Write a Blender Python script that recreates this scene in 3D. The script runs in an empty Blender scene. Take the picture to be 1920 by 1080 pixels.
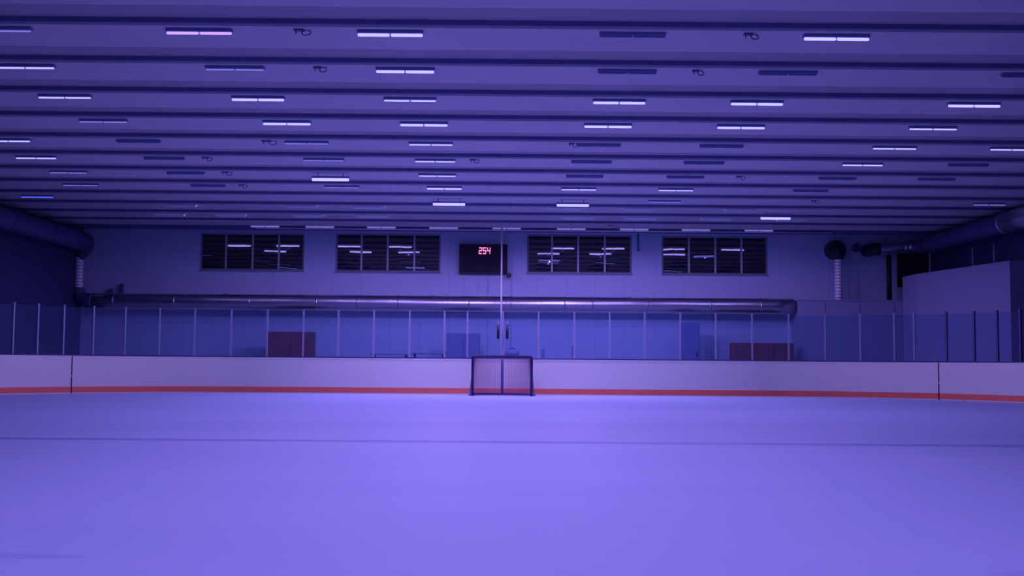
import bpy, bmesh, math, random
from mathutils import Vector, Matrix
random.seed(7)
C = bpy.context.scene.collection
PI = math.pi

# ------------------------------------------------------------------ camera
F = 2110.0
CAM = Vector((0, 0, 1.05))
yw = Vector(((950 - 960) / F, -(680 - 540) / F, -1)).normalized()
xw = Vector((1, -.0078, 0)); xw = (xw - yw * xw.dot(yw)).normalized()
zw = xw.cross(yw)
W2C = Matrix((xw, yw, zw)).transposed()      # columns: world axes in camera space
cd = bpy.data.cameras.new('camera'); cam = bpy.data.objects.new('camera', cd); C.objects.link(cam)
cam.matrix_world = Matrix.Translation(CAM) @ W2C.transposed().to_4x4()
cd.sensor_width = 36; cd.lens = 36 * F / 1920; cd.clip_end = 300
bpy.context.scene.camera = cam

def at(px, py, Y):
    """the point of the plane y = Y seen at a pixel of the photograph"""
    d = W2C.transposed() @ Vector(((px - 960) / F, -(py - 540) / F, -1))
    return CAM + d * (Y / d.y)

# ------------------------------------------------------------------ materials
def nodes(name):
    m = bpy.data.materials.new(name); m.use_nodes = True
    nt = m.node_tree; nt.nodes.clear()
    out = nt.nodes.new('ShaderNodeOutputMaterial')
    return m, nt, out

def mat(name, col, rough=.6, metal=0, spec=.4, var=.06, scale=3.0, bump=0, bscale=40):
    m, nt, out = nodes(name)
    p = nt.nodes.new('ShaderNodeBsdfPrincipled')
    tc = nt.nodes.new('ShaderNodeTexCoord'); nz = nt.nodes.new('ShaderNodeTexNoise')
    nz.inputs['Scale'].default_value = scale; nz.inputs['Detail'].default_value = 4
    nt.links.new(tc.outputs['Object'], nz.inputs['Vector'])
    mx = nt.nodes.new('ShaderNodeMix'); mx.data_type = 'RGBA'
    mx.inputs['A'].default_value = (*[c * (1 - var) for c in col], 1)
    mx.inputs['B'].default_value = (*[min(1, c * (1 + var)) for c in col], 1)
    nt.links.new(nz.outputs['Fac'], mx.inputs['Factor'])
    nt.links.new(mx.outputs['Result'], p.inputs['Base Color'])
    p.inputs['Roughness'].default_value = rough; p.inputs['Metallic'].default_value = metal
    p.inputs['Specular IOR Level'].default_value = spec
    if bump:
        n2 = nt.nodes.new('ShaderNodeTexNoise'); n2.inputs['Scale'].default_value = bscale
        nt.links.new(tc.outputs['Object'], n2.inputs['Vector'])
        b = nt.nodes.new('ShaderNodeBump'); b.inputs['Strength'].default_value = bump
        b.inputs['Distance'].default_value = .02
        nt.links.new(n2.outputs['Fac'], b.inputs['Height']); nt.links.new(b.outputs['Normal'], p.inputs['Normal'])
    nt.links.new(p.outputs['BSDF'], out.inputs['Surface'])
    return m

def emit(name, col, s):
    m, nt, out = nodes(name)
    e = nt.nodes.new('ShaderNodeEmission'); e.inputs['Color'].default_value = (*col, 1)
    e.inputs['Strength'].default_value = s
    nt.links.new(e.outputs['Emission'], out.inputs['Surface'])
    return m

def math_node(nt, op, a, b=None, c=None):
    n = nt.nodes.new('ShaderNodeMath'); n.operation = op
    for i, v in enumerate((a, b, c)):
        if v is None: continue
        if isinstance(v, (int, float)): n.inputs[i].default_value = v
        else: nt.links.new(v, n.inputs[i])
    return n.outputs[0]

def make_ice():
    m, nt, out = nodes('ice')
    p = nt.nodes.new('ShaderNodeBsdfPrincipled')
    tc = nt.nodes.new('ShaderNodeTexCoord')
    sep = nt.nodes.new('ShaderNodeSeparateXYZ'); nt.links.new(tc.outputs['Object'], sep.inputs[0])
    mp = nt.nodes.new('ShaderNodeMapping'); mp.inputs['Scale'].default_value = (.12, .45, 1)
    nt.links.new(tc.outputs['Object'], mp.inputs['Vector'])
    nz = nt.nodes.new('ShaderNodeTexNoise'); nz.inputs['Scale'].default_value = 1; nz.inputs['Detail'].default_value = 5
    nt.links.new(mp.outputs['Vector'], nz.inputs['Vector'])
    mx = nt.nodes.new('ShaderNodeMix'); mx.data_type = 'RGBA'
    mx.inputs['A'].default_value = (.43, .60, .83, 1); mx.inputs['B'].default_value = (.55, .74, .93, 1)
    nt.links.new(nz.outputs['Fac'], mx.inputs['Factor'])
    # painted line under the ice, 15 m in front of the camera, slightly uneven
    wob = nt.nodes.new('ShaderNodeTexNoise'); wob.inputs['Scale'].default_value = .25
    nt.links.new(tc.outputs['Object'], wob.inputs['Vector'])
    d = math_node(nt, 'SUBTRACT', sep.outputs['Y'], 15.0)
    d = math_node(nt, 'ABSOLUTE', d)
    mr = nt.nodes.new('ShaderNodeMapRange'); mr.inputs['From Min'].default_value = .30; mr.inputs['From Max'].default_value = .10
    mr.inputs['To Min'].default_value = 0; mr.inputs['To Max'].default_value = .55
    nt.links.new(d, mr.inputs['Value'])
    f = math_node(nt, 'MULTIPLY', mr.outputs['Result'], math_node(nt, 'ADD', wob.outputs['Fac'], .35))
    m2 = nt.nodes.new('ShaderNodeMix'); m2.data_type = 'RGBA'
    m2.inputs['B'].default_value = (.15, .22, .50, 1)
    nt.links.new(mx.outputs['Result'], m2.inputs['A']); nt.links.new(f, m2.inputs['Factor'])
    # two skate scuffs
    prev = m2.outputs['Result']
    for (cx, cy, rx, ry, s) in ((-2.62, 6.1, .42, .10, .30), (2.75, 5.75, .30, .10, .22)):
        a = math_node(nt, 'POWER', math_node(nt, 'DIVIDE', math_node(nt, 'SUBTRACT', sep.outputs['X'], cx), rx), 2)
        b = math_node(nt, 'POWER', math_node(nt, 'DIVIDE', math_node(nt, 'SUBTRACT', sep.outputs['Y'], cy), ry), 2)
        r = math_node(nt, 'ADD', math_node(nt, 'ABSOLUTE', a), math_node(nt, 'ABSOLUTE', b))
        q = nt.nodes.new('ShaderNodeMapRange'); q.interpolation_type = 'SMOOTHSTEP'
        q.inputs['From Min'].default_value = 1.4; q.inputs['From Max'].default_value = .1
        q.inputs['To Max'].default_value = s
        nt.links.new(r, q.inputs['Value'])
        m3 = nt.nodes.new('ShaderNodeMix'); m3.data_type = 'RGBA'
        m3.inputs['B'].default_value = (.25, .32, .5, 1)
        nt.links.new(prev, m3.inputs['A']); nt.links.new(q.outputs['Result'], m3.inputs['Factor'])
        prev = m3.outputs['Result']
    nt.links.new(prev, p.inputs['Base Color'])
    p.inputs['Roughness'].default_value = .6; p.inputs['Specular IOR Level'].default_value = .08
    nt.links.new(p.outputs['BSDF'], out.inputs['Surface'])
    return m

def make_wall(name, c1, c2, period=1.2):
    """painted sandwich panels with fine vertical joints"""
    m, nt, out = nodes(name)
    p = nt.nodes.new('ShaderNodeBsdfPrincipled')
    tc = nt.nodes.new('ShaderNodeTexCoord')
    sep = nt.nodes.new('ShaderNodeSeparateXYZ'); nt.links.new(tc.outputs['Object'], sep.inputs[0])
    nz = nt.nodes.new('ShaderNodeTexNoise'); nz.inputs['Scale'].default_value = .35; nz.inputs['Detail'].default_value = 3
    nt.links.new(tc.outputs['Object'], nz.inputs['Vector'])
    mx = nt.nodes.new('ShaderNodeMix'); mx.data_type = 'RGBA'
    mx.inputs['A'].default_value = (*c1, 1); mx.inputs['B'].default_value = (*c2, 1)
    nt.links.new(nz.outputs['Fac'], mx.inputs['Factor'])
    fr = math_node(nt, 'FRACT', math_node(nt, 'DIVIDE', sep.outputs['X'], period))
    ln = math_node(nt, 'LESS_THAN', fr, .02)
    m2 = nt.nodes.new('ShaderNodeMix'); m2.data_type = 'RGBA'
    m2.inputs['B'].default_value = (*[c * .7 for c in c1], 1)
    nt.links.new(mx.outputs['Result'], m2.inputs['A'])
    nt.links.new(math_node(nt, 'MULTIPLY', ln, .5), m2.inputs['Factor'])
    nt.links.new(m2.outputs['Result'], p.inputs['Base Color'])
    p.inputs['Roughness'].default_value = .6; p.inputs['Specular IOR Level'].default_value = .25
    nt.links.new(p.outputs['BSDF'], out.inputs['Surface'])
    return m

def make_flex(name, c1, c2, pitch):
    """foil hose: bright folds, darker bands painting wire seams and the shade in the grooves"""
    m, nt, out = nodes(name)
    p = nt.nodes.new('ShaderNodeBsdfPrincipled')
    tc = nt.nodes.new('ShaderNodeTexCoord')
    sep = nt.nodes.new('ShaderNodeSeparateXYZ'); nt.links.new(tc.outputs['Object'], sep.inputs[0])
    nz = nt.nodes.new('ShaderNodeTexNoise'); nz.inputs['Scale'].default_value = 7
    nt.links.new(tc.outputs['Object'], nz.inputs['Vector'])
    z = math_node(nt, 'ADD', math_node(nt, 'DIVIDE', sep.outputs['Z'], pitch), math_node(nt, 'MULTIPLY', nz.outputs['Fac'], .35))
    g = math_node(nt, 'LESS_THAN', math_node(nt, 'FRACT', z), .34)  # dark bands: wire seams plus groove shade put into the colour
    mx = nt.nodes.new('ShaderNodeMix'); mx.data_type = 'RGBA'
    mx.inputs['A'].default_value = (*c1, 1); mx.inputs['B'].default_value = (*c2, 1)
    nt.links.new(g, mx.inputs['Factor']); nt.links.new(mx.outputs['Result'], p.inputs['Base Color'])
    p.inputs['Roughness'].default_value = .4
    nt.links.new(p.outputs['BSDF'], out.inputs['Surface'])
    return m

def make_glass(name, tint, gloss, haze, hazecol, rough=.03, wavy=0):
    m, nt, out = nodes(name)
    t = nt.nodes.new('ShaderNodeBsdfTransparent'); t.inputs['Color'].default_value = (*tint, 1)
    g = nt.nodes.new('ShaderNodeBsdfGlossy'); g.inputs['Roughness'].default_value = rough
    g.inputs['Color'].default_value = (.9, .9, .95, 1)
    d = nt.nodes.new('ShaderNodeBsdfDiffuse'); d.inputs['Color'].default_value = (*hazecol, 1)
    if wavy:
        tc = nt.nodes.new('ShaderNodeTexCoord'); nz = nt.nodes.new('ShaderNodeTexNoise')
        nz.inputs['Scale'].default_value = 1.6; nz.inputs['Detail'].default_value = 1
        nt.links.new(tc.outputs['Object'], nz.inputs['Vector'])
        b = nt.nodes.new('ShaderNodeBump'); b.inputs['Strength'].default_value = wavy; b.inputs['Distance'].default_value = .01
        nt.links.new(nz.outputs['Fac'], b.inputs['Height']); nt.links.new(b.outputs['Normal'], g.inputs['Normal'])
    a = nt.nodes.new('ShaderNodeMixShader'); a.inputs[0].default_value = haze
    nt.links.new(t.outputs[0], a.inputs[1]); nt.links.new(d.outputs[0], a.inputs[2])
    c = nt.nodes.new('ShaderNodeMixShader'); c.inputs[0].default_value = gloss
    nt.links.new(a.outputs[0], c.inputs[1]); nt.links.new(g.outputs[0], c.inputs[2])
    nt.links.new(c.outputs[0], out.inputs['Surface'])
    return m

M = dict(
    ice=make_ice(),
    concrete=mat('grey_concrete', (.34, .46, .62), .8, var=.12),
    board=mat('white_board_plastic', (.84, .89, .77), .5, var=.04, scale=.6),
    kick=mat('red_orange_kick_plate', (.99, .22, .135), .5, var=.05),
    gap=mat('dark_gap', (.03, .03, .07), .8),
    rail=mat('dark_blue_cap', (.05, .06, .22), .6),
    alu=mat('aluminium_post', (.31, .35, .50), .5, .1, var=.03),
    altdark=mat('dark_post', (.06, .08, .20), .5, .2),
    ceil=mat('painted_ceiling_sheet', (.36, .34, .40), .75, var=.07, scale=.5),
    edge=mat('edge_shade_and_beam', (.13, .15, .36), .7, var=.25, scale=.9),  # painted shade of the slab edges, also the colour of the end beam
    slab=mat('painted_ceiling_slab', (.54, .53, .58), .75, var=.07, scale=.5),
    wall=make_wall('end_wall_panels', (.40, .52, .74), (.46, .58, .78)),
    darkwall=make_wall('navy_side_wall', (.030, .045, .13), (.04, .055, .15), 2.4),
    booth=mat('pale_booth_board', (.26, .30, .46), .6, var=.05, scale=.8),
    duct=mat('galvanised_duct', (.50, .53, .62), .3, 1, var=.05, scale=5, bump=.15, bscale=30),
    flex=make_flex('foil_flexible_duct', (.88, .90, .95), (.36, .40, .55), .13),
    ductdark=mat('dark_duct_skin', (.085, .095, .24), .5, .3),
    black=mat('black_plastic', (.015, .016, .04), .45),
    winframe=mat('grey_window_frame', (.20, .23, .34), .5),
    mull=mat('steel_mullion', (.42, .46, .56), .45, .2),
    housing=mat('dim_lamp_housing', (.16, .20, .42), .6),
    tube_off=mat('unlit_tube', (.20, .25, .48), .4),
    whitebox=mat('white_lamp_housing', (.8, .85, .92), .5),
    goalbase=mat('purple_grey_goal_pipe', (.20, .17, .42), .6),  # even purple-grey for base frame and back bar
    goal=mat('dark_goal_pipe', (.03, .02, .10), .45),
    net=mat('goal_netting', (.36, .17, .34), .9),
    wood=mat('red_brown_wood', (.17, .055, .075), .6, var=.2, scale=4),
    navy=mat('navy_cabinet', (.14, .19, .42), .55),
    grey=mat('grey_table_top', (.16, .18, .32), .5),
    wire=mat('dark_cable', (.10, .11, .27), .6),
    pole=mat('white_pole', (.88, .9, .95), .4),
    bright=emit('bright_tube', (.66, .59, 3.6), 1.0),
    lit=emit('lit_tube', (.62, .55, 2.6), 1.0),
    dim=emit('dim_tube', (.20, .17, .72), 1.0),
    soft=emit('soft_tube', (.17, .14, .55), 1.0),
    wallwash=emit('wall_facing_tube', (2.6, 2.2, 7.0), 1.0),
    blue=emit('blue_tube', (.09, .13, .95), 1.0),
    pink=emit('pinkish_tube', (.70, .42, 2.2), 1.0),
    led=emit('red_led_digit', (1.3, .30, .78), 1.0),
    glass=make_glass('rink_plexiglass', (.74, .85, .95), .03, .04, (.4, .5, .8), .12),
    pane=make_glass('dark_window_glass', (.10, .10, .16), .14, 0, (0, 0, 0), .008, .12),
    room=mat('dark_room', (.02, .02, .04), .9),
)

# ------------------------------------------------------------------ mesh helpers
class MB:
    def __init__(s): s.v = []; s.f = []; s.sm = []
    def face(s, idx, sm=False): s.f.append(idx); s.sm.append(sm)
    def hexa(s, pts):
        b = len(s.v); s.v += [tuple(p) for p in pts]
        for q in ((0, 3, 2, 1), (4, 5, 6, 7), (0, 1, 5, 4), (1, 2, 6, 5), (2, 3, 7, 6), (3, 0, 4, 7)):
            s.face([b + i for i in q])
        return s
    def box(s, x0, x1, y0, y1, z0, z1):
        return s.hexa([(x0, y0, z0), (x1, y0, z0), (x1, y1, z0), (x0, y1, z0), (x0, y0, z1), (x1, y0, z1), (x1, y1, z1), (x0, y1, z1)])
    def prism(s, poly, z0, z1):
        b = len(s.v); n = len(poly)
        s.v += [(x, y, z0) for x, y in poly] + [(x, y, z1) for x, y in poly]
        s.face([b + i for i in reversed(range(n))]); s.face([b + n + i for i in range(n)])
        for i in range(n):
            j = (i + 1) % n; s.face([b + i, b + j, b + n + j, b + n + i])
        return s
    def strip(s, pts, off0, off1, z0, z1):
        """closed wall of given thickness that follows a list of (x, y, nx, ny)"""
        b = len(s.v); n = len(pts)
        for x, y, nx, ny in pts:
            for o, z in ((off0, z0), (off1, z0), (off1, z1), (off0, z1)):
                s.v.append((x + nx * o, y + ny * o, z))
        for i in range(n - 1):
            for k in range(4):
                l = (k + 1) % 4
                s.face([b + 4 * i + k, b + 4 * i + l, b + 4 * i + 4 + l, b + 4 * i + 4 + k])
        s.face([b, b + 3, b + 2, b + 1]); e = b + 4 * (n - 1); s.face([e, e + 1, e + 2, e + 3])
        return s
    def tube(s, pts, r, n=12, cap=True, rf=None):
        pts = [Vector(p) for p in pts]; b = len(s.v); m = len(pts)
        t0 = (pts[1] - pts[0]).normalized()
        up = Vector((0, 0, 1)) if abs(t0.z) < .9 else Vector((0, 1, 0))
        u = t0.cross(up).normalized()
        for i, p in enumerate(pts):
            t = (pts[min(i + 1, m - 1)] - pts[max(i - 1, 0)]).normalized()
            u = (u - t * u.dot(t)).normalized(); w = t.cross(u)
            rr = rf(i) if rf else r
            for k in range(n):
                a = 2 * PI * k / n
                s.v.append(tuple(p + u * math.cos(a) * rr + w * math.sin(a) * rr))
        for i in range(m - 1):
            for k in range(n):
                l = (k + 1) % n
                s.face([b + i * n + k, b + i * n + l, b + (i + 1) * n + l, b + (i + 1) * n + k], True)
        if cap:
            s.face([b + k for k in reversed(range(n))]); s.face([b + (m - 1) * n + k for k in range(n)])
        return s
    def build(s, name, m, parent=None, origin=None):
        me = bpy.data.meshes.new(name)
        o0 = Vector(origin) if origin is not None else Vector((0, 0, 0))
        me.from_pydata([tuple(Vector(v) - o0) for v in s.v], [], s.f)
        me.polygons.foreach_set('use_smooth', s.sm); me.materials.append(m)
        bm = bmesh.new(); bm.from_mesh(me); bmesh.ops.recalc_face_normals(bm, faces=bm.faces); bm.to_mesh(me); bm.free()
        o = bpy.data.objects.new(name, me); C.objects.link(o); o.location = o0
        if parent is not None: o.parent = parent
        return o

def bevel(o, w, n=2):
    md = o.modifiers.new('bevel', 'BEVEL'); md.width = w; md.segments = n; md.limit_method = 'ANGLE'
    return o
def tag(o, label, cat, group=None, kind=None):
    o['label'] = label; o['category'] = cat
    if group: o['group'] = group
    if kind: o['kind'] = kind
    return o
def empty(name, loc, label, cat, group=None):
    o = bpy.data.objects.new(name, None); C.objects.link(o); o.location = loc; o.empty_display_size = .1
    return tag(o, label, cat, group)
def struct(o, label=None):
    o['kind'] = 'structure'
    if label: o['label'] = label
    return o
def arc(p0, p1, p2, n=8):
    """rounded corner from p0 by p1 to p2"""
    p0, p1, p2 = map(Vector, (p0, p1, p2))
    return [(1 - t) ** 2 * p0 + 2 * t * (1 - t) * p1 + t * t * p2 for t in [i / n for i in range(n + 1)]]
def line(a, b, n):
    a, b = Vector(a), Vector(b); return [a.lerp(b, i / n) for i in range(n + 1)]
def resample(pts, step):
    out = [Vector(pts[0])]; acc = 0
    for a, b in zip(pts, pts[1:]):
        a, b = Vector(a), Vector(b); L = (b - a).length
        if L < 1e-6: continue
        d = step - acc
        while d <= L: out.append(a.lerp(b, d / L)); d += step
        acc = L - (d - step)
    return out
ORD = 'first second third fourth fifth sixth seventh eighth ninth tenth eleventh twelfth thirteenth fourteenth fifteenth sixteenth seventeenth eighteenth nineteenth twentieth'.split()
ORD += ['twenty-' + w for w in ORD[:9]] + ['thirtieth'] + ['thirty-' + w for w in ORD[:9]]

# ------------------------------------------------------------------ rink outline
DB, WB, RB = 37.0, 15.5, 7.0
def path(s):
    sg = 1 if s >= 0 else -1; a = abs(s); st = WB - RB
    if a < st: return (sg * a, DB, 0, 1)
    t = (a - st) / RB
    if t < PI / 2: return (sg * (st + RB * math.sin(t)), DB - RB + RB * math.cos(t), sg * math.sin(t), math.cos(t))
    return (sg * WB, DB - RB - (a - st - RB * PI / 2), sg, 0)
def span(s0, s1, step=.25):
    n = max(1, int(abs(s1 - s0) / step)); return [path(s0 + (s1 - s0) * i / n) for i in range(n + 1)]
S_END = 40.0

# ------------------------------------------------------------------ setting
XW, YE, YB = 17.4, 46.0, -8.0
HR, HS = 6.465, 6.35
struct(MB().box(-XW - .3, XW + .3, YB - .3, YE + 2.4, -.3, -.04).build('floor', M['concrete']), 'grey concrete floor around the rink')
rim = [(p[0], p[1]) for p in span(-S_END, S_END)]
rim += [(WB, YB), (-WB, YB)]
struct(MB().prism(rim, -.04, 0).build('floor_ice', M['ice']), 'smooth violet-lit ice sheet with a faint painted line')

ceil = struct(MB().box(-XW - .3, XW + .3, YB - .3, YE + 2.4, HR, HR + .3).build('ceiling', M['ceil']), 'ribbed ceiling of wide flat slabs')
P0, PER = 17.58, 2.286
k = -11
while True:
    y = P0 + PER * k
    if y + 1.25 > YE: break
    b = MB()
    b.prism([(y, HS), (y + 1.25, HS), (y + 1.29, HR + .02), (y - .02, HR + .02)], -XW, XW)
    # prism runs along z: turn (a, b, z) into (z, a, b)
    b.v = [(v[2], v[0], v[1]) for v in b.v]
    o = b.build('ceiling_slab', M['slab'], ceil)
    MB().box(-XW, XW, y - .05, y - .002, HS + .038, HR - .001).build('edge_shade_strip', M['edge'], o)['label'] = 'dark strip painting the shade on the slab edge'  # thin dark strip puts the near face's shade into colour
    k += 1

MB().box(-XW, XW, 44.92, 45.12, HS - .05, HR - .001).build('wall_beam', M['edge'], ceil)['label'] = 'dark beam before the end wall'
# end wall with window openings
def wall_holes(x0, x1, z0, z1, y0, y1, holes):
    xs = sorted({x0, x1, *[h[0] for h in holes], *[h[1] for h in holes]})
    b = MB()
    for xa, xb in zip(xs, xs[1:]):
        cuts = sorted([(h[2], h[3]) for h in holes if h[0] <= xa + 1e-6 and h[1] >= xb - 1e-6])
        z = z0
        for c in cuts:
            if c[0] > z: b.box(xa, xb, y0, y1, z, c[0])
            z = c[1]
        if z1 > z: b.box(xa, xb, y0, y1, z, z1)
    return b
WIN = [(375, 570, 437, 507), (629, 826, 438, 510), (988, 1185, 440, 513), (1241, 1440, 443, 515)]
MUL = [(424, 474, 523), (678, 727, 777), (1035, 1084, 1134), (1291.5, 1341, 1390)]
holes = []
for x0, x1, y0, y1 in WIN:
    a, b = at(x0, (y0 + y1) / 2, YE), at(x1, (y0 + y1) / 2, YE)
    zt, zb = at((x0 + x1) / 2, y0, YE).z, at((x0 + x1) / 2, y1, YE).z
    holes.append((a.x, b.x, zb, zt))
hatch = (at(1682, 500, YE).x, at(1743, 500, YE).x, at(1710, 539, YE).z, at(1710, 474, YE).z)
struct(wall_holes(-XW, XW, -.04, HR, YE, YE + .25, holes + [hatch]).build('wall_back', M['wall']), 'pale end wall with four window bands')
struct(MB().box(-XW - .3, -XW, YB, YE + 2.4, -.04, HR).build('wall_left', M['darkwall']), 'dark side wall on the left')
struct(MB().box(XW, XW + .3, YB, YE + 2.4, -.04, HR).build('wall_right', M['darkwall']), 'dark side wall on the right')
struct(MB().box(-XW, XW, YB - .3, YB, -.04, HR).build('wall_front', M['wall']))
struct(MB().box(-XW, XW, YE + 2.1, YE + 2.4, -.04, HR).build('wall_gallery', M['room']), 'dark gallery room behind the windows')
WN = ['far left', 'inner left', 'inner right', 'far right']
for i, ((x0, x1, z0, z1), ms) in enumerate(zip(holes, MUL)):
    t = .07
    w = MB().box(x0, x1, YE + .08, YE + .2, z0, z0 + t).box(x0, x1, YE + .08, YE + .2, z1 - t, z1)
    w.box(x0, x0 + t, YE + .08, YE + .2, z0 + t, z1 - t).box(x1 - t, x1, YE + .08, YE + .2, z0 + t, z1 - t)
    wo = struct(w.build('window_%d' % (i + 1), M['winframe']), 'dark four-pane window, %s of the four' % WN[i])
    xs = [x0 + t] + [at(m, 475, YE + .1).x for m in ms] + [x1 - t]
    for m in xs[1:-1]:
        MB().box(m - .035, m + .035, YE + .06, YE + .18, z0 + t, z1 - t).build('mullion', M['mull'], wo)
    for a, b in zip(xs, xs[1:]):
        MB().box(a, b, YE + .125, YE + .135, z0 + t, z1 - t).build('pane', M['pane'], wo)
    MB().box(x0 - .03, x1 + .03, YE - .04, YE + .02, z0 - .05, z0).build('window_sill', M['winframe'], wo)
x0, x1, z0, z1 = hatch
w = MB().box(x0, x1, YE + .1, YE + .2, z0, z0 + .06).box(x0, x1, YE + .1, YE + .2, z1 - .06, z1)
w.box(x0, x0 + .06, YE + .1, YE + .2, z0, z1).box(x1 - .06, x1, YE + .1, YE + .2, z0, z1)
wo = struct(w.build('window_5', M['black']), 'small black opening beside the corner booth')
MB().box(x0 + .06, x1 - .06, YE + .14, YE + .15, z0 + .06, z1 - .06).build('pane', M['room'], wo)

# ------------------------------------------------------------------ dasher boards
SJ = [-S_END, -13.99, 13.95, S_END]
BL = ['white dasher board of the left corner with red kick plate', 'long white dasher board with red kick plate behind the goal',
      'white dasher board of the right corner with red kick plate']
for i in range(3):
    a, b = SJ[i] + .02, SJ[i + 1] - .02
    root = tag(MB().strip(span(a, b), 0, .12, .205, 1.125).build('dasher_board', M['board']), BL[i], 'rink board', 'boards around the ice')
    MB().strip(span(a, b), -.012, .12, .03, .205).build('kick_plate', M['kick'], root)['label'] = 'red-orange kick plate'
    MB().strip(span(a, b), -.006, .12, 0, .03).build('base_strip', M['board'], root)
    MB().strip(span(a, b), -.01, .16, 1.125, 1.16).build('cap_rail', M['board'], root)
    MB().strip(span(a, b), .10, .18, 1.16, 1.20).build('glass_channel', M['rail'], root)['label'] = 'dark channel holding the glass'
for j, w in ((SJ[1], 'left'), (SJ[2], 'right')):
    g = tag(MB().strip(span(j - .03, j + .03, .03), .02, .125, 0.005, 1.14).build('gate_seam', M['gap']),
            'dark upright gate seam in the white boards towards the %s end' % w, 'gate seam')
    q = path(j)
    MB().box(q[0] - .03, q[0] + .03, q[1] - .015, q[1] + .03, .50, .56).build('latch', M['board'], g)['label'] = 'pale latch'

# ------------------------------------------------------------------ rink glass and posts
PS = [-16.75, -15.85, -15.05, -14.23, -13.31, -12.34, -11.29, -10.21, -9.07, -7.9, -6.71, -5.56, -4.39, -3.21, -2.06, -1.3, -0.13, 1.04,
      2.22, 3.39, 4.55, 5.73, 6.9, 8.1, 9.28, 10.42, 11.5, 12.55, 13.16, 14.16, 15.04, 15.8, 16.59]
GZ0, GZ1 = 1.165, 2.70
for i, s in enumerate(PS):
    x, y, nx, ny = path(s)
    dark = s > 13.5
    wdt = .024 if not dark else .03
    tx, ty = ny, -nx
    def P(u, o, z): return (x + tx * u + nx * o, y + ty * u + ny * o, z)
    b = MB().hexa([P(-wdt, .10, GZ0), P(wdt, .10, GZ0), P(wdt, .17, GZ0), P(-wdt, .17, GZ0),
                   P(-wdt, .10, GZ1), P(wdt, .10, GZ1), P(wdt, .17, GZ1), P(-wdt, .17, GZ1)])
    o = b.build('glass_post', M['altdark'] if dark else M['alu'], origin=(x, y, GZ0))
    tag(o, ('dark upright post' if dark else 'pale metal post') + ' of the rink glass, %s from the left' % ORD[i], 'post', 'upright posts between the glass sheets')
    c = MB().hexa([P(-wdt - .008, .09, GZ1), P(wdt + .008, .09, GZ1), P(wdt + .008, .18, GZ1), P(-wdt - .008, .18, GZ1),
                   P(-wdt - .008, .09, GZ1 + .03), P(wdt + .008, .09, GZ1 + .03), P(wdt + .008, .18, GZ1 + .03), P(-wdt - .008, .18, GZ1 + .03)])
    c.v = [tuple(Vector(v) - Vector((x, y, GZ0))) for v in c.v]
    c.build('post_cap', M['altdark'] if dark else M['alu'], o)
for i, (a, b) in enumerate(zip(PS, PS[1:])):
    s0, s1 = a + .04, b - .04
    o = MB().strip(span(s0, s1), .128, .142, GZ0 + .02, GZ1 - .03).build('safety_glass', M['glass'])
    tag(o, 'clear rink glass sheet above the boards, %s from the left' % ORD[i], 'glass sheet', 'glass sheets above the boards')
    if abs(b + .13) < .02 or abs(a + .13) < .02:
        sx = b - .16 if abs(b + .13) < .02 else a + .14
        q = path(sx); zt, zb = 2.27, 1.83
        h = MB().tube([(q[0], q[1] + .06, zt), (q[0], q[1] + .06, zb)], .042, 10)
        h.tube([(q[0], q[1] + .06, zt - .04), (q[0], q[1] + .13, zt - .04)], .02, 8)
        h.tube([(q[0], q[1] + .06, zb + .04), (q[0], q[1] + .13, zb + .04)], .02, 8)
        ho = h.build('pull_handle', M['black'], o); ho['label'] = 'black pull handle'
        MB().box(q[0] - .03, q[0] + .03, q[1] + .08, q[1] + .128, zt + .05, zt + .14).build('hinge_clip', M['alu'], o)

# ------------------------------------------------------------------ hockey goal
GX, GY = at(941, 742, 35.6).x, 35.6
goal = empty('hockey_goal', (GX, GY, 0), 'small hockey goal with dark frame and netting pushed against the boards', 'goal')
HW, GH = .93, 1.24
fr = MB().tube([(-HW, 0, 0), (-HW, 0, GH - .08)] + arc((-HW, 0, GH - .08), (-HW, 0, GH), (-HW + .08, 0, GH), 5)[1:]
               + arc((HW - .08, 0, GH), (HW, 0, GH), (HW, 0, GH - .08), 5) + [(HW, 0, 0)], .042, 12)
fr.build('front_frame', M['goal'], goal)
def curve_pts(wid, dep, bulge, z, n=48):
    out = []
    for i in range(n + 1):
        u = PI * i / n
        cx = -math.copysign(abs(math.cos(u)) ** .45, math.cos(u)); sy = abs(math.sin(u)) ** .6
        out.append(Vector((cx * (wid + bulge * math.sin(u) ** .5 if 0 < i < n else wid), dep * sy, z)))
    return out
top = curve_pts(HW, .52, .0, GH, 96); bot = curve_pts(HW, 1.10, .24, .04, 96)
MB().tube(bot, .04, 10).build('base_frame', M['goalbase'], goal)
MB().tube(top, .025, 10).build('top_frame', M['goal'], goal)
mid_t, mid_b = top[48], bot[48]
MB().tube([mid_t, mid_b], .045, 10).build('back_bar', M['goalbase'], goal)
MB().box(-.16, .16, -.02, .02, GH - .02, GH + .02).build('crossbar_sleeve', M['goal'], goal)
nm = MB(); n = 96; rows = 36
for r in range(rows + 1):
    for i in range(n + 1):
        p = top[i].lerp(bot[i], r / rows); p.y += .05 * math.sin(PI * r / rows) * math.sin(PI * i / n)
        nm.v.append(tuple(p))
for r in range(rows):
    for i in range(n):
        q = r * (n + 1) + i; nm.face([q, q + 1, q + n + 2, q + n + 1])
base = len(nm.v)
for r in range(7):
    for i in range(n + 1):
        q = Vector((-HW + 2 * HW * i / n, 0, GH)); nm.v.append(tuple(q.lerp(top[i], r / 6)))
for r in range(6):
    for i in range(n):
        q = base + r * (n + 1) + i; nm.face([q, q + 1, q + n + 2, q + n + 1])
no = nm.build('netting', M['net'], goal)
wf = no.modifiers.new('strands', 'WIREFRAME'); wf.thickness = .009; wf.use_replace = True; wf.use_even_offset = False
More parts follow.
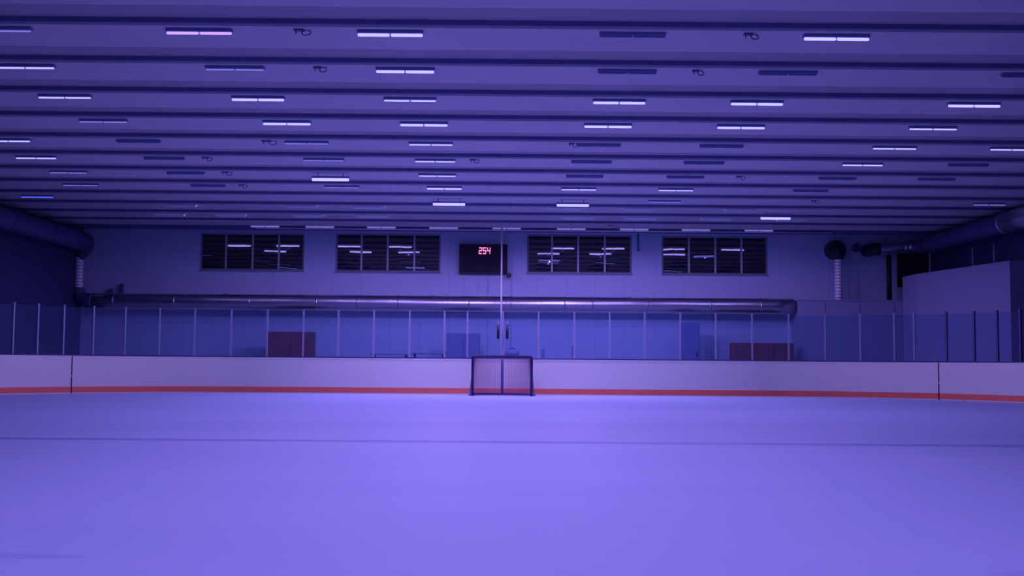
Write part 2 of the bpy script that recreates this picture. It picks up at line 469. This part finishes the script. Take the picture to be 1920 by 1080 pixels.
skirt = [Vector((p.x * 1.0, p.y, 0)) for p in bot]

# ------------------------------------------------------------------ scoreboard
a, b = at(861, 458, 45.8), at(951, 514, 45.8)
sb = tag(bevel(MB().box(a.x, b.x, 45.72, 45.99, b.z, a.z).build('scoreboard', M['black']), .02),
         'black wall scoreboard showing red digits 254 between the windows', 'scoreboard')
MB().box(a.x + .05, b.x - .22, 45.70, 45.72, b.z + .05, a.z - .05).build('display_face', M['room'], sb)
MB().box(b.x - .16, b.x - .03, 45.69, 45.72, b.z + .03, a.z - .03).build('side_panel', M['room'], sb)
SEG = dict(zip('abcdefg', ((.12, .92, .88, 1.0, 0), (.84, 1.0, .54, .94, 1), (.84, 1.0, .06, .46, 1), (.12, .0, .88, .08, 0),
                            (0, .16, .06, .46, 1), (0, .16, .54, .94, 1), (.12, .46, .88, .54, 0))))
d0, d1 = at(897.5, 463.5, 45.68), at(920.5, 476.5, 45.68)
dw = (d1.x - d0.x); cw = dw / 3; dh = d0.z - d1.z
for n_, ch in enumerate(('abged', 'afgcd', 'fgbc')):
    g = MB()
    ox = d0.x + n_ * cw; w_ = cw * .82; t = .045
    def seg(u0, v0, u1, v1):
        def Q(u, v): return (ox + u * w_ + .10 * w_ * v, d1.z + v * dh)
        pts = [Q(u0, v0), Q(u1, v0), Q(u1, v1), Q(u0, v1)]
        g.hexa([(x_, 45.675, z_) for x_, z_ in pts] + [(x_, 45.70, z_) for x_, z_ in pts])
    e = .24; hv = .17
    lay = dict(a=(.05, 1 - hv, .95, 1), d=(.05, 0, .95, hv), g=(.05, .5 - hv / 2, .95, .5 + hv / 2),
               b=(1 - e, .5, 1, .97), c=(1 - e, .03, 1, .5), e=(0, .03, e, .5), f=(0, .5, e, .97))
    for s_ in ch: seg(*lay[s_])
    g.build('digit', M['led'], sb)['label'] = 'glowing red digit ' + '254'[n_]
c0 = at(954, 517, 45.8)
sp = tag(MB().tube([(c0.x, 45.62, c0.z), (c0.x, 45.80, c0.z)], .09, 14, rf=lambda i: (.11, .05)[i]).build('horn_speaker', M['black']),
         'small black horn under the scoreboard corner', 'horn')
MB().box(c0.x - .03, c0.x + .03, 45.78, 45.995, c0.z - .03, c0.z + .03).build('bracket', M['black'], sp)

# tall white pole standing before the end wall
p0 = at(941, 427, 44.1)
po = tag(MB().tube([(p0.x, 44.1, -.04), (p0.x, 44.1, p0.z)], .033, 10).build('tall_pole', M['pole']),
         'tall thin white pole in front of the scoreboard', 'pole')
MB().tube([(p0.x, 44.1, p0.z), (p0.x, 44.1, p0.z + .05), (p0.x, 44.1, p0.z + .10)], .07, 10, rf=lambda i: (.03, .075, .05)[i]).build('pole_tip', M['pole'], po)
MB().tube([(p0.x, 44.1, -.04), (p0.x, 44.1, .02)], .22, 16).build('pole_foot', M['grey'], po)

# ------------------------------------------------------------------ ducts
def ripple(r, amp):
    return lambda i: r + (amp if i % 2 else -amp)
yd = 45.3
pA, pB = at(175, 562, yd), at(1487, 577, yd)
zA = (pA.z + pB.z) / 2
r_ = .32
run = tag(MB().tube(line((pA.x, yd, zA), (pB.x, yd, zA), 40), r_, 24).build('end_wall_duct', M['duct']),
          'long shiny round metal duct running along the end wall', 'air duct')
for px in (215, 329, 470, 595, 672, 748, 880, 958, 1058, 1110, 1212, 1330, 1425):
    x = at(px, 570, yd).x
    MB().tube([(x - .03, yd, zA), (x + .03, yd, zA)], r_ + .018, 24).build('collar', M['duct'], run)
cx = at(148, 520, yd).x
MB().tube(arc((pA.x, yd, zA), (cx, yd, zA), (cx, yd, zA + .53), 10), r_, 20, rf=lambda i: r_ - .012 * i).build('elbow', M['ductdark'], run)
ztop = at(148, 481, yd).z
MB().tube(line((cx, yd, zA + .50), (cx, yd, ztop), 22), .17, 18, rf=ripple(.16, .022)).build('flexible_riser', M['flex'], run)['label'] = 'ribbed foil riser'
for px in (420, 810, 1180, 1440):
    x = at(px, 570, yd).x
    MB().box(x - .02, x + .02, yd - .02, yd + .7, zA + r_ - .01, zA + r_ + .03).build('wall_strap', M['ductdark'], run)

lx, lz = -16.85, 5.72
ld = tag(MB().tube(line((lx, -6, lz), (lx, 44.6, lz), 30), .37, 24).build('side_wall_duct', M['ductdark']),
         'fat round duct under the ceiling along the dark left wall', 'air duct')
for y in (8, 16, 24, 32, 37.6, 41):
    MB().tube([(lx, y - .04, lz), (lx, y + .04, lz)], .39, 24).build('collar', M['ductdark'], ld)
MB().tube(arc((lx, 44.6, lz), (lx, 45.3, lz), (cx, 45.3, ztop - .02), 10), .30, 20, rf=lambda i: .37 - .017 * i).build('elbow', M['ductdark'], ld)

rx, rz = 16.7, 5.86
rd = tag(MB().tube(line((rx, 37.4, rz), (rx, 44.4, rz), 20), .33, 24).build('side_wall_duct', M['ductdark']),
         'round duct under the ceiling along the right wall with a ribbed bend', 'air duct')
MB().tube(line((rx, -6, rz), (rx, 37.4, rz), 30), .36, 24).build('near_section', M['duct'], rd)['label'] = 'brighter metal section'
MB().tube([(rx, 37.30, rz), (rx, 37.45, rz)], .385, 24).build('collar', M['duct'], rd)
e1 = at(1708, 462, 44.9); e0 = at(1648, 467, 45.2)
MB().tube(arc((rx, 44.4, rz), (rx, 45.0, rz - .05), (e1.x, 45.0, e1.z), 8), .30, 20, rf=lambda i: .33 - .012 * i).build('elbow', M['ductdark'], rd)
MB().tube(line((e1.x + .1, 45.0, e1.z), (e0.x, 45.2, e0.z), 26), .2, 20, rf=lambda i: .22 if i in (1, 2, 5) else .185).build('branch_pipe', M['duct'], rd)
MB().tube(arc((e0.x + .05, 45.2, e0.z), (e0.x - .25, 45.2, e0.z), (e0.x - .25, 46.05, e0.z), 8), .25, 20).build('wall_sleeve', M['black'], rd)

# foil riser with black hood on the corner booth
bx = at(1572, 520, 45.3).x; zb_ = at(1560, 564, 44.6).z + .11; zt_ = at(1572, 485, 45.3).z
fd = tag(MB().tube(line((bx, 45.3, zb_ - .06), (bx, 45.3, zt_), 26), .15, 18, rf=ripple(.145, .02)).build('foil_duct', M['flex']),
         'upright ribbed foil duct rising from the corner booth to a black hood', 'air duct')
MB().tube(arc((bx, 45.3, zt_ - .05), (bx, 45.3, zt_ + .55), (bx, 46.1, zt_ + .38), 12), .36, 22, rf=lambda i: .20 + .035 * min(i, 5)).build('hood', M['black'], fd)['label'] = 'black elbow hood'
v = at(1606, 465, 45.9)
vc = tag(MB().tube([(v.x, 45.84, v.z), (v.x, 46.0, v.z)], .17, 20).build('round_vent', M['black']), 'small black round vent in the wall beside the hooded foil duct', 'vent')
MB().tube([(v.x, 45.83, v.z), (v.x, 45.86, v.z)], .185, 20).build('vent_ring', M['ductdark'], vc)
v = at(1667, 520, 45.3)
sp_ = tag(MB().tube([(v.x, 45.3, zb_ - .06), (v.x, 45.3, at(1667, 478, 45.3).z)], .10, 14).build('down_pipe', M['black']),
          'black upright pipe beside the small dark opening', 'pipe')
MB().box(v.x - .13, v.x + .13, 45.17, 45.43, zb_ - .06, zb_).build('pipe_foot', M['black'], sp_)

# ------------------------------------------------------------------ corner booths on the right
BY = 44.6
q0 = at(1500.5, 570, BY); q1 = at(1718, 570, 43); qe = at(1716, 570, BY)
zlow = at(1560, 564, BY).z
bo = tag(MB().box(q0.x, qe.x, BY, 45.99, -.04, zlow).build('corner_booth', M['booth']), 'low pale boarded booth behind the glass in the right corner', 'booth')
MB().box(q0.x - .02, qe.x, BY - .03, 45.99, zlow, zlow + .05).build('roof_edge', M['booth'], bo)
for px in (1547, 1612, 1677):
    x = at(px, 600, BY).x
    MB().box(x - .02, x + .02, BY - .015, BY, .1, zlow - .1).build('cover_strip', M['navy'], bo)
zhi = 4.53
n0 = at(1893, 490, 37.3)
b2 = tag(MB().prism([(q1.x + .03, 43), (n0.x, 37.3), (XW - .02, 37.3), (XW - .02, BY - .06), (q1.x + .03, BY - .06)], -.04, zhi).build('tall_booth', M['booth']),
         'taller pale booth against the right wall with a slanting front', 'booth')
MB().prism([(q1.x + .01, 42.98), (n0.x - .02, 37.27), (XW - .02, 37.27), (XW - .02, BY - .06), (q1.x + .01, BY - .06)], zhi, zhi + .04).build('roof_edge', M['booth'], b2)
for px, py in ((1806, 497), (1846, 503)):
    t_ = at(px, py, 40.4 if px < 1820 else 39)
    s_ = tag(MB().tube([(t_.x + .35, t_.y, zhi + .04), (t_.x + .35, t_.y, zhi + .75)], .035, 8).build('roof_stub', M['alu']),
             'short thin metal stub on the tall booth roof, %s' % ('the farther one' if px < 1820 else 'the nearer one'), 'stub pipe', 'stubs on the tall booth')
    MB().tube([(t_.x + .35, t_.y, zhi + .75), (t_.x + .35, t_.y, zhi + .79)], .05, 8).build('stub_cap', M['alu'], s_)

# ------------------------------------------------------------------ things seen through the glass
def cabinet(px0, px1, ytop, Y, m, label, cat, doors=2, name='tall_cabinet'):
    a, b = at(px0, 640, Y), at(px1, 640, Y); z = at((px0 + px1) / 2, ytop, Y).z
    root = tag(bevel(MB().box(a.x, b.x, Y, Y + .5, -.04, z).build(name, m), .03), label, cat)
    w = (b.x - a.x) / doors
    for i in range(doors):
        d = bevel(MB().box(a.x + w * i + .02, a.x + w * (i + 1) - .02, Y - .03, Y, .1, z - .05).build('door', m, root), .01)
        hx = a.x + w * (i + 1) - .12 if i % 2 == 0 else a.x + w * i + .12
        MB().box(hx - .015, hx + .015, Y - .06, Y - .03, z * .5, z * .5 + .2).build('handle', M['black'], d)
    return root
cabinet(500, 588, 622, 44.2, M['wood'], 'dark red-brown cupboard behind the glass below the left windows', 'cupboard', name='wooden_cupboard')
cabinet(1372, 1489, 643, 44.2, M['wood'], 'wide low red-brown cupboard behind the glass beside the corner booth', 'cupboard', 3, name='low_cupboard')
cabinet(838, 900, 625, 44.2, M['navy'], 'narrow dark blue locker behind the glass left of the goal', 'locker', 2, name='blue_locker')
cabinet(1280, 1312, 605, 44.4, M['navy'], 'tall slim blue locker behind the glass towards the right', 'locker', 1, name='slim_locker')
def table(px0, px1, ytop, Y, label, dep=.7):
    a, b = at(px0, ytop, Y), at(px1, ytop, Y)
    root = empty('folding_table', ((a.x + b.x) / 2, Y, -.04), label, 'table', 'tables behind the glass')
    h = (b.x - a.x) / 2; z = a.z + .04
    bevel(MB().box(-h, h, 0, dep, z - .05, z).build('table_top', M['grey'], root), .01)
    for sx in (-1, 1):
        for sy in (.08, dep - .08):
            MB().tube([(sx * (h - .12), sy, 0), (sx * (h - .12), sy, z - .05)], .025, 8).build('leg', M['black'], root)
table(770, 836, 661, 40.2, 'dark table behind the glass left of the blue locker')
table(694, 766, 663, 41.8, 'darker low table behind the glass under the scoreboard side windows')
for px, py, r, lab, nm_ in ((960, 663, .13, 'small dark rounded bundle just above the goal behind the glass', 'equipment_bag'),):
    c = at(px, py, 39.5)
    o = tag(MB().tube([(c.x - .25, 39.5, c.z), (c.x - .15, 39.5, c.z), (c.x + .15, 39.5, c.z), (c.x + .25, 39.5, c.z)], r, 14, rf=lambda i: (.08, .14, .14, .07)[i]).build(nm_, M['navy']), lab, 'bag')
    MB().tube(arc((c.x - .12, 39.5, c.z + .12), (c.x, 39.5, c.z + .26), (c.x + .12, 39.5, c.z + .12), 8), .015, 6).build('strap', M['black'], o)
    s_ = tag(MB().box(c.x - .5, c.x + .5, 39.3, 39.7, c.z - .20, c.z - .14).build('bench', M['grey']), 'plain bench under the dark bundle behind the glass', 'bench')
    for sx in (-.42, .42):
        MB().box(c.x + sx - .03, c.x + sx + .03, 39.33, 39.67, -.04, c.z - .20).build('leg', M['black'], s_)
for px, py in ((1018, 655), (1075, 648)):
    c = at(px, py, 42.5)
    o = tag(MB().tube([(c.x, 42.5, -.04), (c.x, 42.5, c.z)], .06, 10).build('barrier_post', M['navy']),
            'short dark blue post behind the glass right of the goal, the %s one' % ('first' if px < 1050 else 'second'), 'post', 'short posts behind the glass')
    MB().tube([(c.x, 42.5, -.04), (c.x, 42.5, 0)], .16, 14).build('post_foot', M['navy'], o)

# ------------------------------------------------------------------ pipe and small fittings at the top of the end wall
h0, h1 = at(480, 428.5, 44.84), at(1560, 436, 44.84)
hz = (h0.z + h1.z) / 2
sp = tag(MB().tube([(h0.x, 44.84, hz), (h1.x, 44.84, hz)], .024, 8).build('sprinkler_pipe', M['pole']), 'thin pale pipe along the top of the end wall', 'pipe')
for px in (560, 700, 860, 1000, 1150, 1300, 1450):
    x = at(px, 430, 44.84).x
    MB().box(x - .02, x + .02, 44.82, 44.925, hz - .01, hz + .03).build('pipe_clip', M['ductdark'], sp)
a, b = at(1197, 436, 45.9), at(1197, 467, 45.9)
o = tag(MB().tube([(a.x, 45.972, a.z), (a.x, 45.972, b.z)], .03, 8).build('cable_conduit', M['ductdark']), 'short dark conduit beside the inner right window', 'conduit')
MB().box(a.x - .05, a.x + .05, 45.86, 46.0, b.z - .08, b.z).build('junction_box', M['ductdark'], o)
for i, (px, py0, py1, w) in enumerate(((203, 541, 553, 'shorter'), (224, 532, 553, 'taller'))):
    a, b = at(px, py0, 45.6), at(px, py1, 45.6)
    o = tag(MB().box(a.x - .04, a.x + .04, 45.8, 45.99, b.z, a.z).build('wall_bracket', M['ductdark']),
            'dark bracket above the end wall duct near its left bend, the %s' % w, 'bracket', 'brackets above the duct')
    MB().box(a.x - .05, a.x + .05, 45.96, 46.0, b.z - .03, a.z + .03).build('back_plate', M['ductdark'], o)

# ------------------------------------------------------------------ ceiling cables and fittings
CAB = [(567, 45, 17.9, .16), (1410, 45, 17.9, .14), (600, 117, 20.2, .14), (1310, 124, 20.2, .12), (505, 266, 27.2, .22), (388, 296, 29.5, .16),
       (425, 319, 31.6, .18), (890, 297, 29.5, .14), (1075, 266, 27.2, .12), (1390, 326, 31.8, .16), (1530, 391, 37.0, .16), (1148, 417, 42.0, .2), (455, 348, 34.2, .16)]
for i, (px, py, Y, s) in enumerate(sorted(CAB, key=lambda c: c[2])):
    s *= .8
    Y = P0 + PER * round((Y - P0) / PER) + .10
    x = at(px, py, Y).x
    o = tag(MB().box(x - s * 1.1, x + s * .2, Y, Y + .08, HS - .03, HS + .004).build('cable_loop', M['wire']),
            'dark cable loop with clip under the ceiling, %s nearest to the viewer' % ORD[i], 'cable', 'cable loops under the ceiling')
    MB().tube([Vector((x + math.sin(t) * s * .55 + s * .45, Y + .04 + .05 * math.cos(t), HS - .055 + .055 * math.cos(t))) for t in [2 * PI * j / 18 for j in range(19)]], .010, 6).build('loop', M['wire'], o)
    MB().tube([(x - s * .8, Y + .04, HS - .02), (x - s * .85, Y + .04, HS - .08)], .010, 6).build('loose_end', M['wire'], o)

# ------------------------------------------------------------------ ceiling lights
HT = .085      # tube centre below the slab
ROWS = [
    (56, 17.75, [(-2, 'dim'), (374, 'pink'), (732, 'bright'), (1186, 'off'), (1568, 'bright')]),
    (126, 20.03, [(48, 'lit'), (441, 'dim'), (760, 'bright'), (1176, 'off'), (1477, 'off'), (1932, 'off')]),
    (184, 22.32, [(122, 'lit'), (484, 'bright'), (769, 'lit'), (1161, 'bright'), (1419, 'bright'), (1826, 'bright')]),
    (231, 24.61, [(194, 'dim'), (538, 'bright'), (795, 'bright'), (1140, 'bright'), (1389, 'bright'), (1749, 'lit')]),
    (270, 26.9, [(16, 'lit'), (260, 'off'), (575, 'dim'), (808, 'lit'), (1123, 'off'), (1353, 'off'), (1677, 'lit'), (1897, 'lit')]),
    (302, 29.18, [(68, 'lit'), (308, 'off'), (607, 'dim'), (816, 'lit'), (1109, 'off'), (1320, 'off'), (1617, 'lit'), (1815, 'off')]),
    (330, 31.47, [(128, 'dim'), (348, 'off'), (620, 'hot'), (820, 'lit'), (1096, 'off'), (1285, 'off'), (1570, 'off'), (1756, 'off')]),
    (355, 33.75, [(151, 'dim'), (390, 'off'), (641, 'dim'), (833, 'bright'), (1085, 'lit'), (1267, 'lit'), (1520, 'off')]),
    (379, 36.25, [(70, 'blue'), (842, 'hot'), (1074, 'hot'), (1246, 'dim'), (1855, 'dim')]),
    (403, 39.1, [(1454, 'hot')]),
    (391, 38.2, [(338, 'white'), (564, 'white'), (691, 'white'), (1060, 'white'), (1198, 'white'), (1391, 'white')]),
    (412, 40.7, [(317, 'white'), (432, 'white'), (577, 'white'), (698, 'white'), (1082, 'white'), (1202, 'white'), (1344, 'white'), (1484, 'white')]),
    (424, 44.6, [(497, 'pale'), (600, 'pale'), (715, 'pale'), (832, 'pale'), (950, 'pale'), (1071, 'pale'), (1189, 'pale'), (1305, 'pale'), (1423, 'pale')]),
]
STATE = dict(bright=('bright_tube', 'brightly lit'), hot=('bright_tube', 'brilliant low-hung'), lit=('lit_tube', 'lit'), dim=('dim_tube', 'dimly glowing'),
             off=('tube_off', 'unlit dark'), white=('wall', 'pale-backed wall-facing'), pale=('soft', 'softly glowing pale'), blue=('blue', 'blue glowing'), pink=('pink', 'pinkish lit'))
LM = dict(bright=M['bright'], hot=M['bright'], lit=M['lit'], dim=M['dim'], off=M['tube_off'], white=M['wallwash'], pale=M['soft'], blue=M['blue'], pink=M['pink'])
LEN = 1.08
protos = {}
def lamp(state, loc, label):
    L = 1.06 if state != 'pale' else 1.15
    if state in protos:
        root, kids = protos[state]
        r = root.copy(); C.objects.link(r)
        for k_ in kids:
            c = k_.copy(); C.objects.link(c); c.parent = r
    else:
        r = bpy.data.objects.new('ceiling_light', None); C.objects.link(r); r.empty_display_size = .1
        hm = M['whitebox'] if state in ('white', 'pale') else M['housing']
        drop = .10 if state == 'hot' else 0
        zt = -drop
        kids = []
        kids.append(bevel(MB().box(-L / 2, L / 2, -.06, .06, zt - (.085 if state == 'white' else .055), zt).build('housing', hm, r), .008))
        if drop:
            for sx in (-.35, .35):
                kids.append(MB().tube([(sx, 0, 0), (sx, 0, zt)], .012, 6).build('hanger', M['housing'], r))
        rad = {'bright': .026, 'hot': .045, 'lit': .017, 'dim': .014, 'off': .016, 'white': .028, 'pale': .035, 'blue': .02, 'pink': .022}[state]
        for a, b in (((-L / 2 + .01, -.012), (.012, L / 2 - .01)) if state != 'hot' else ((-L / 2 + .01, L / 2 - .01),)):
            ty, tz = (.09, zt - .045) if state == 'white' else (-.01, zt - .055 - rad * .8)
            kids.append(MB().tube([(a, ty, tz), (a + .02, ty, tz), (b - .02, ty, tz), (b, ty, tz)],
                                  rad, 10, rf=lambda i: rad * (.7, 1, 1, .7)[i]).build('tube', LM[state], r))
        protos[state] = (r, kids)
    r.location = loc
    tag(r, label, 'ceiling light', 'strip lights under the ceiling')
    return r
RN = ['nearest row', 'second row', 'third row', 'fourth row', 'fifth row', 'sixth row', 'seventh row', 'eighth row', 'ninth row', 'row of the single brilliant light', 'faint row before the last two rows', 'row before the end wall', 'row at the end wall']
lit_pos = []
for ri, (py, Y, ls) in enumerate(ROWS):
    for li, (px, st) in enumerate(ls):
        pyl = py + (px - 960) * .0078
        p = at(px, pyl, Y)
        lab = '%s ceiling strip light, %s, %s from the left' % (STATE[st][1], RN[ri], ORD[li])
        if len(ls) == 1: lab = '%s ceiling strip light alone in the %s' % (STATE[st][1], RN[ri])
        z = HS
        ph = (Y - P0) % PER
        if ph > 1.25: z = HR
        lamp(st, (p.x, Y, z), lab)
        if st in ('bright', 'hot', 'lit', 'pink', 'white'): lit_pos.append((p.x, Y, st))

# ------------------------------------------------------------------ light: every lit strip throws its light down; the rows go on over and behind the viewer
def spot(x, y, z, e, ang, col=(.50, .285, 1.0), blend=1.0):
    l = bpy.data.lights.new('strip_glow', 'SPOT'); l.energy = e; l.color = col; l.spot_size = math.radians(ang); l.spot_blend = blend
    l.shadow_soft_size = 0
    o = bpy.data.objects.new('strip_glow', l); C.objects.link(o); o.location = (x, y, z)
    return o
G = dict(bright=330, hot=330, lit=180, pink=220, white=200)
for x, y, st in lit_pos:
    fall = 1 / (1 + (x / 9) ** 2)
    z = HS - .14 if st != 'hot' else HS - .26
    if y < 31: spot(x, y, z, G[st] * fall * .46, 160)
    elif y < 35: spot(x, y, z, G[st] * fall * .9, 178, blend=.35)
    elif st == 'hot': spot(x, y, z, G[st] * (2.05 if abs(x) < 5 else .3), 179, blend=.25)
    elif st == 'white' and y < 42: spot(x, y, z, 38 * math.exp(-(x / 8) ** 2) * 2.4, 179, blend=.25)
for k_ in range(-9, 0):
    y = 17.75 + PER * k_
    for x, e in ((-1.93, 180), (2.27, 172), (-5.0, 24), (5.3, 8)):
        spot(x, y, HS - .14, e, 128)

w = bpy.data.worlds.new('hall'); w.use_nodes = True
w.node_tree.nodes['Background'].inputs[0].default_value = (.02, .015, .06, 1)
w.node_tree.nodes['Background'].inputs[1].default_value = .3
bpy.context.scene.world = w
vs = bpy.context.scene.view_settings
vs.view_transform = 'Standard'; vs.look = 'None'; vs.gamma = 1; vs.use_curve_mapping = False; vs.exposure = 0
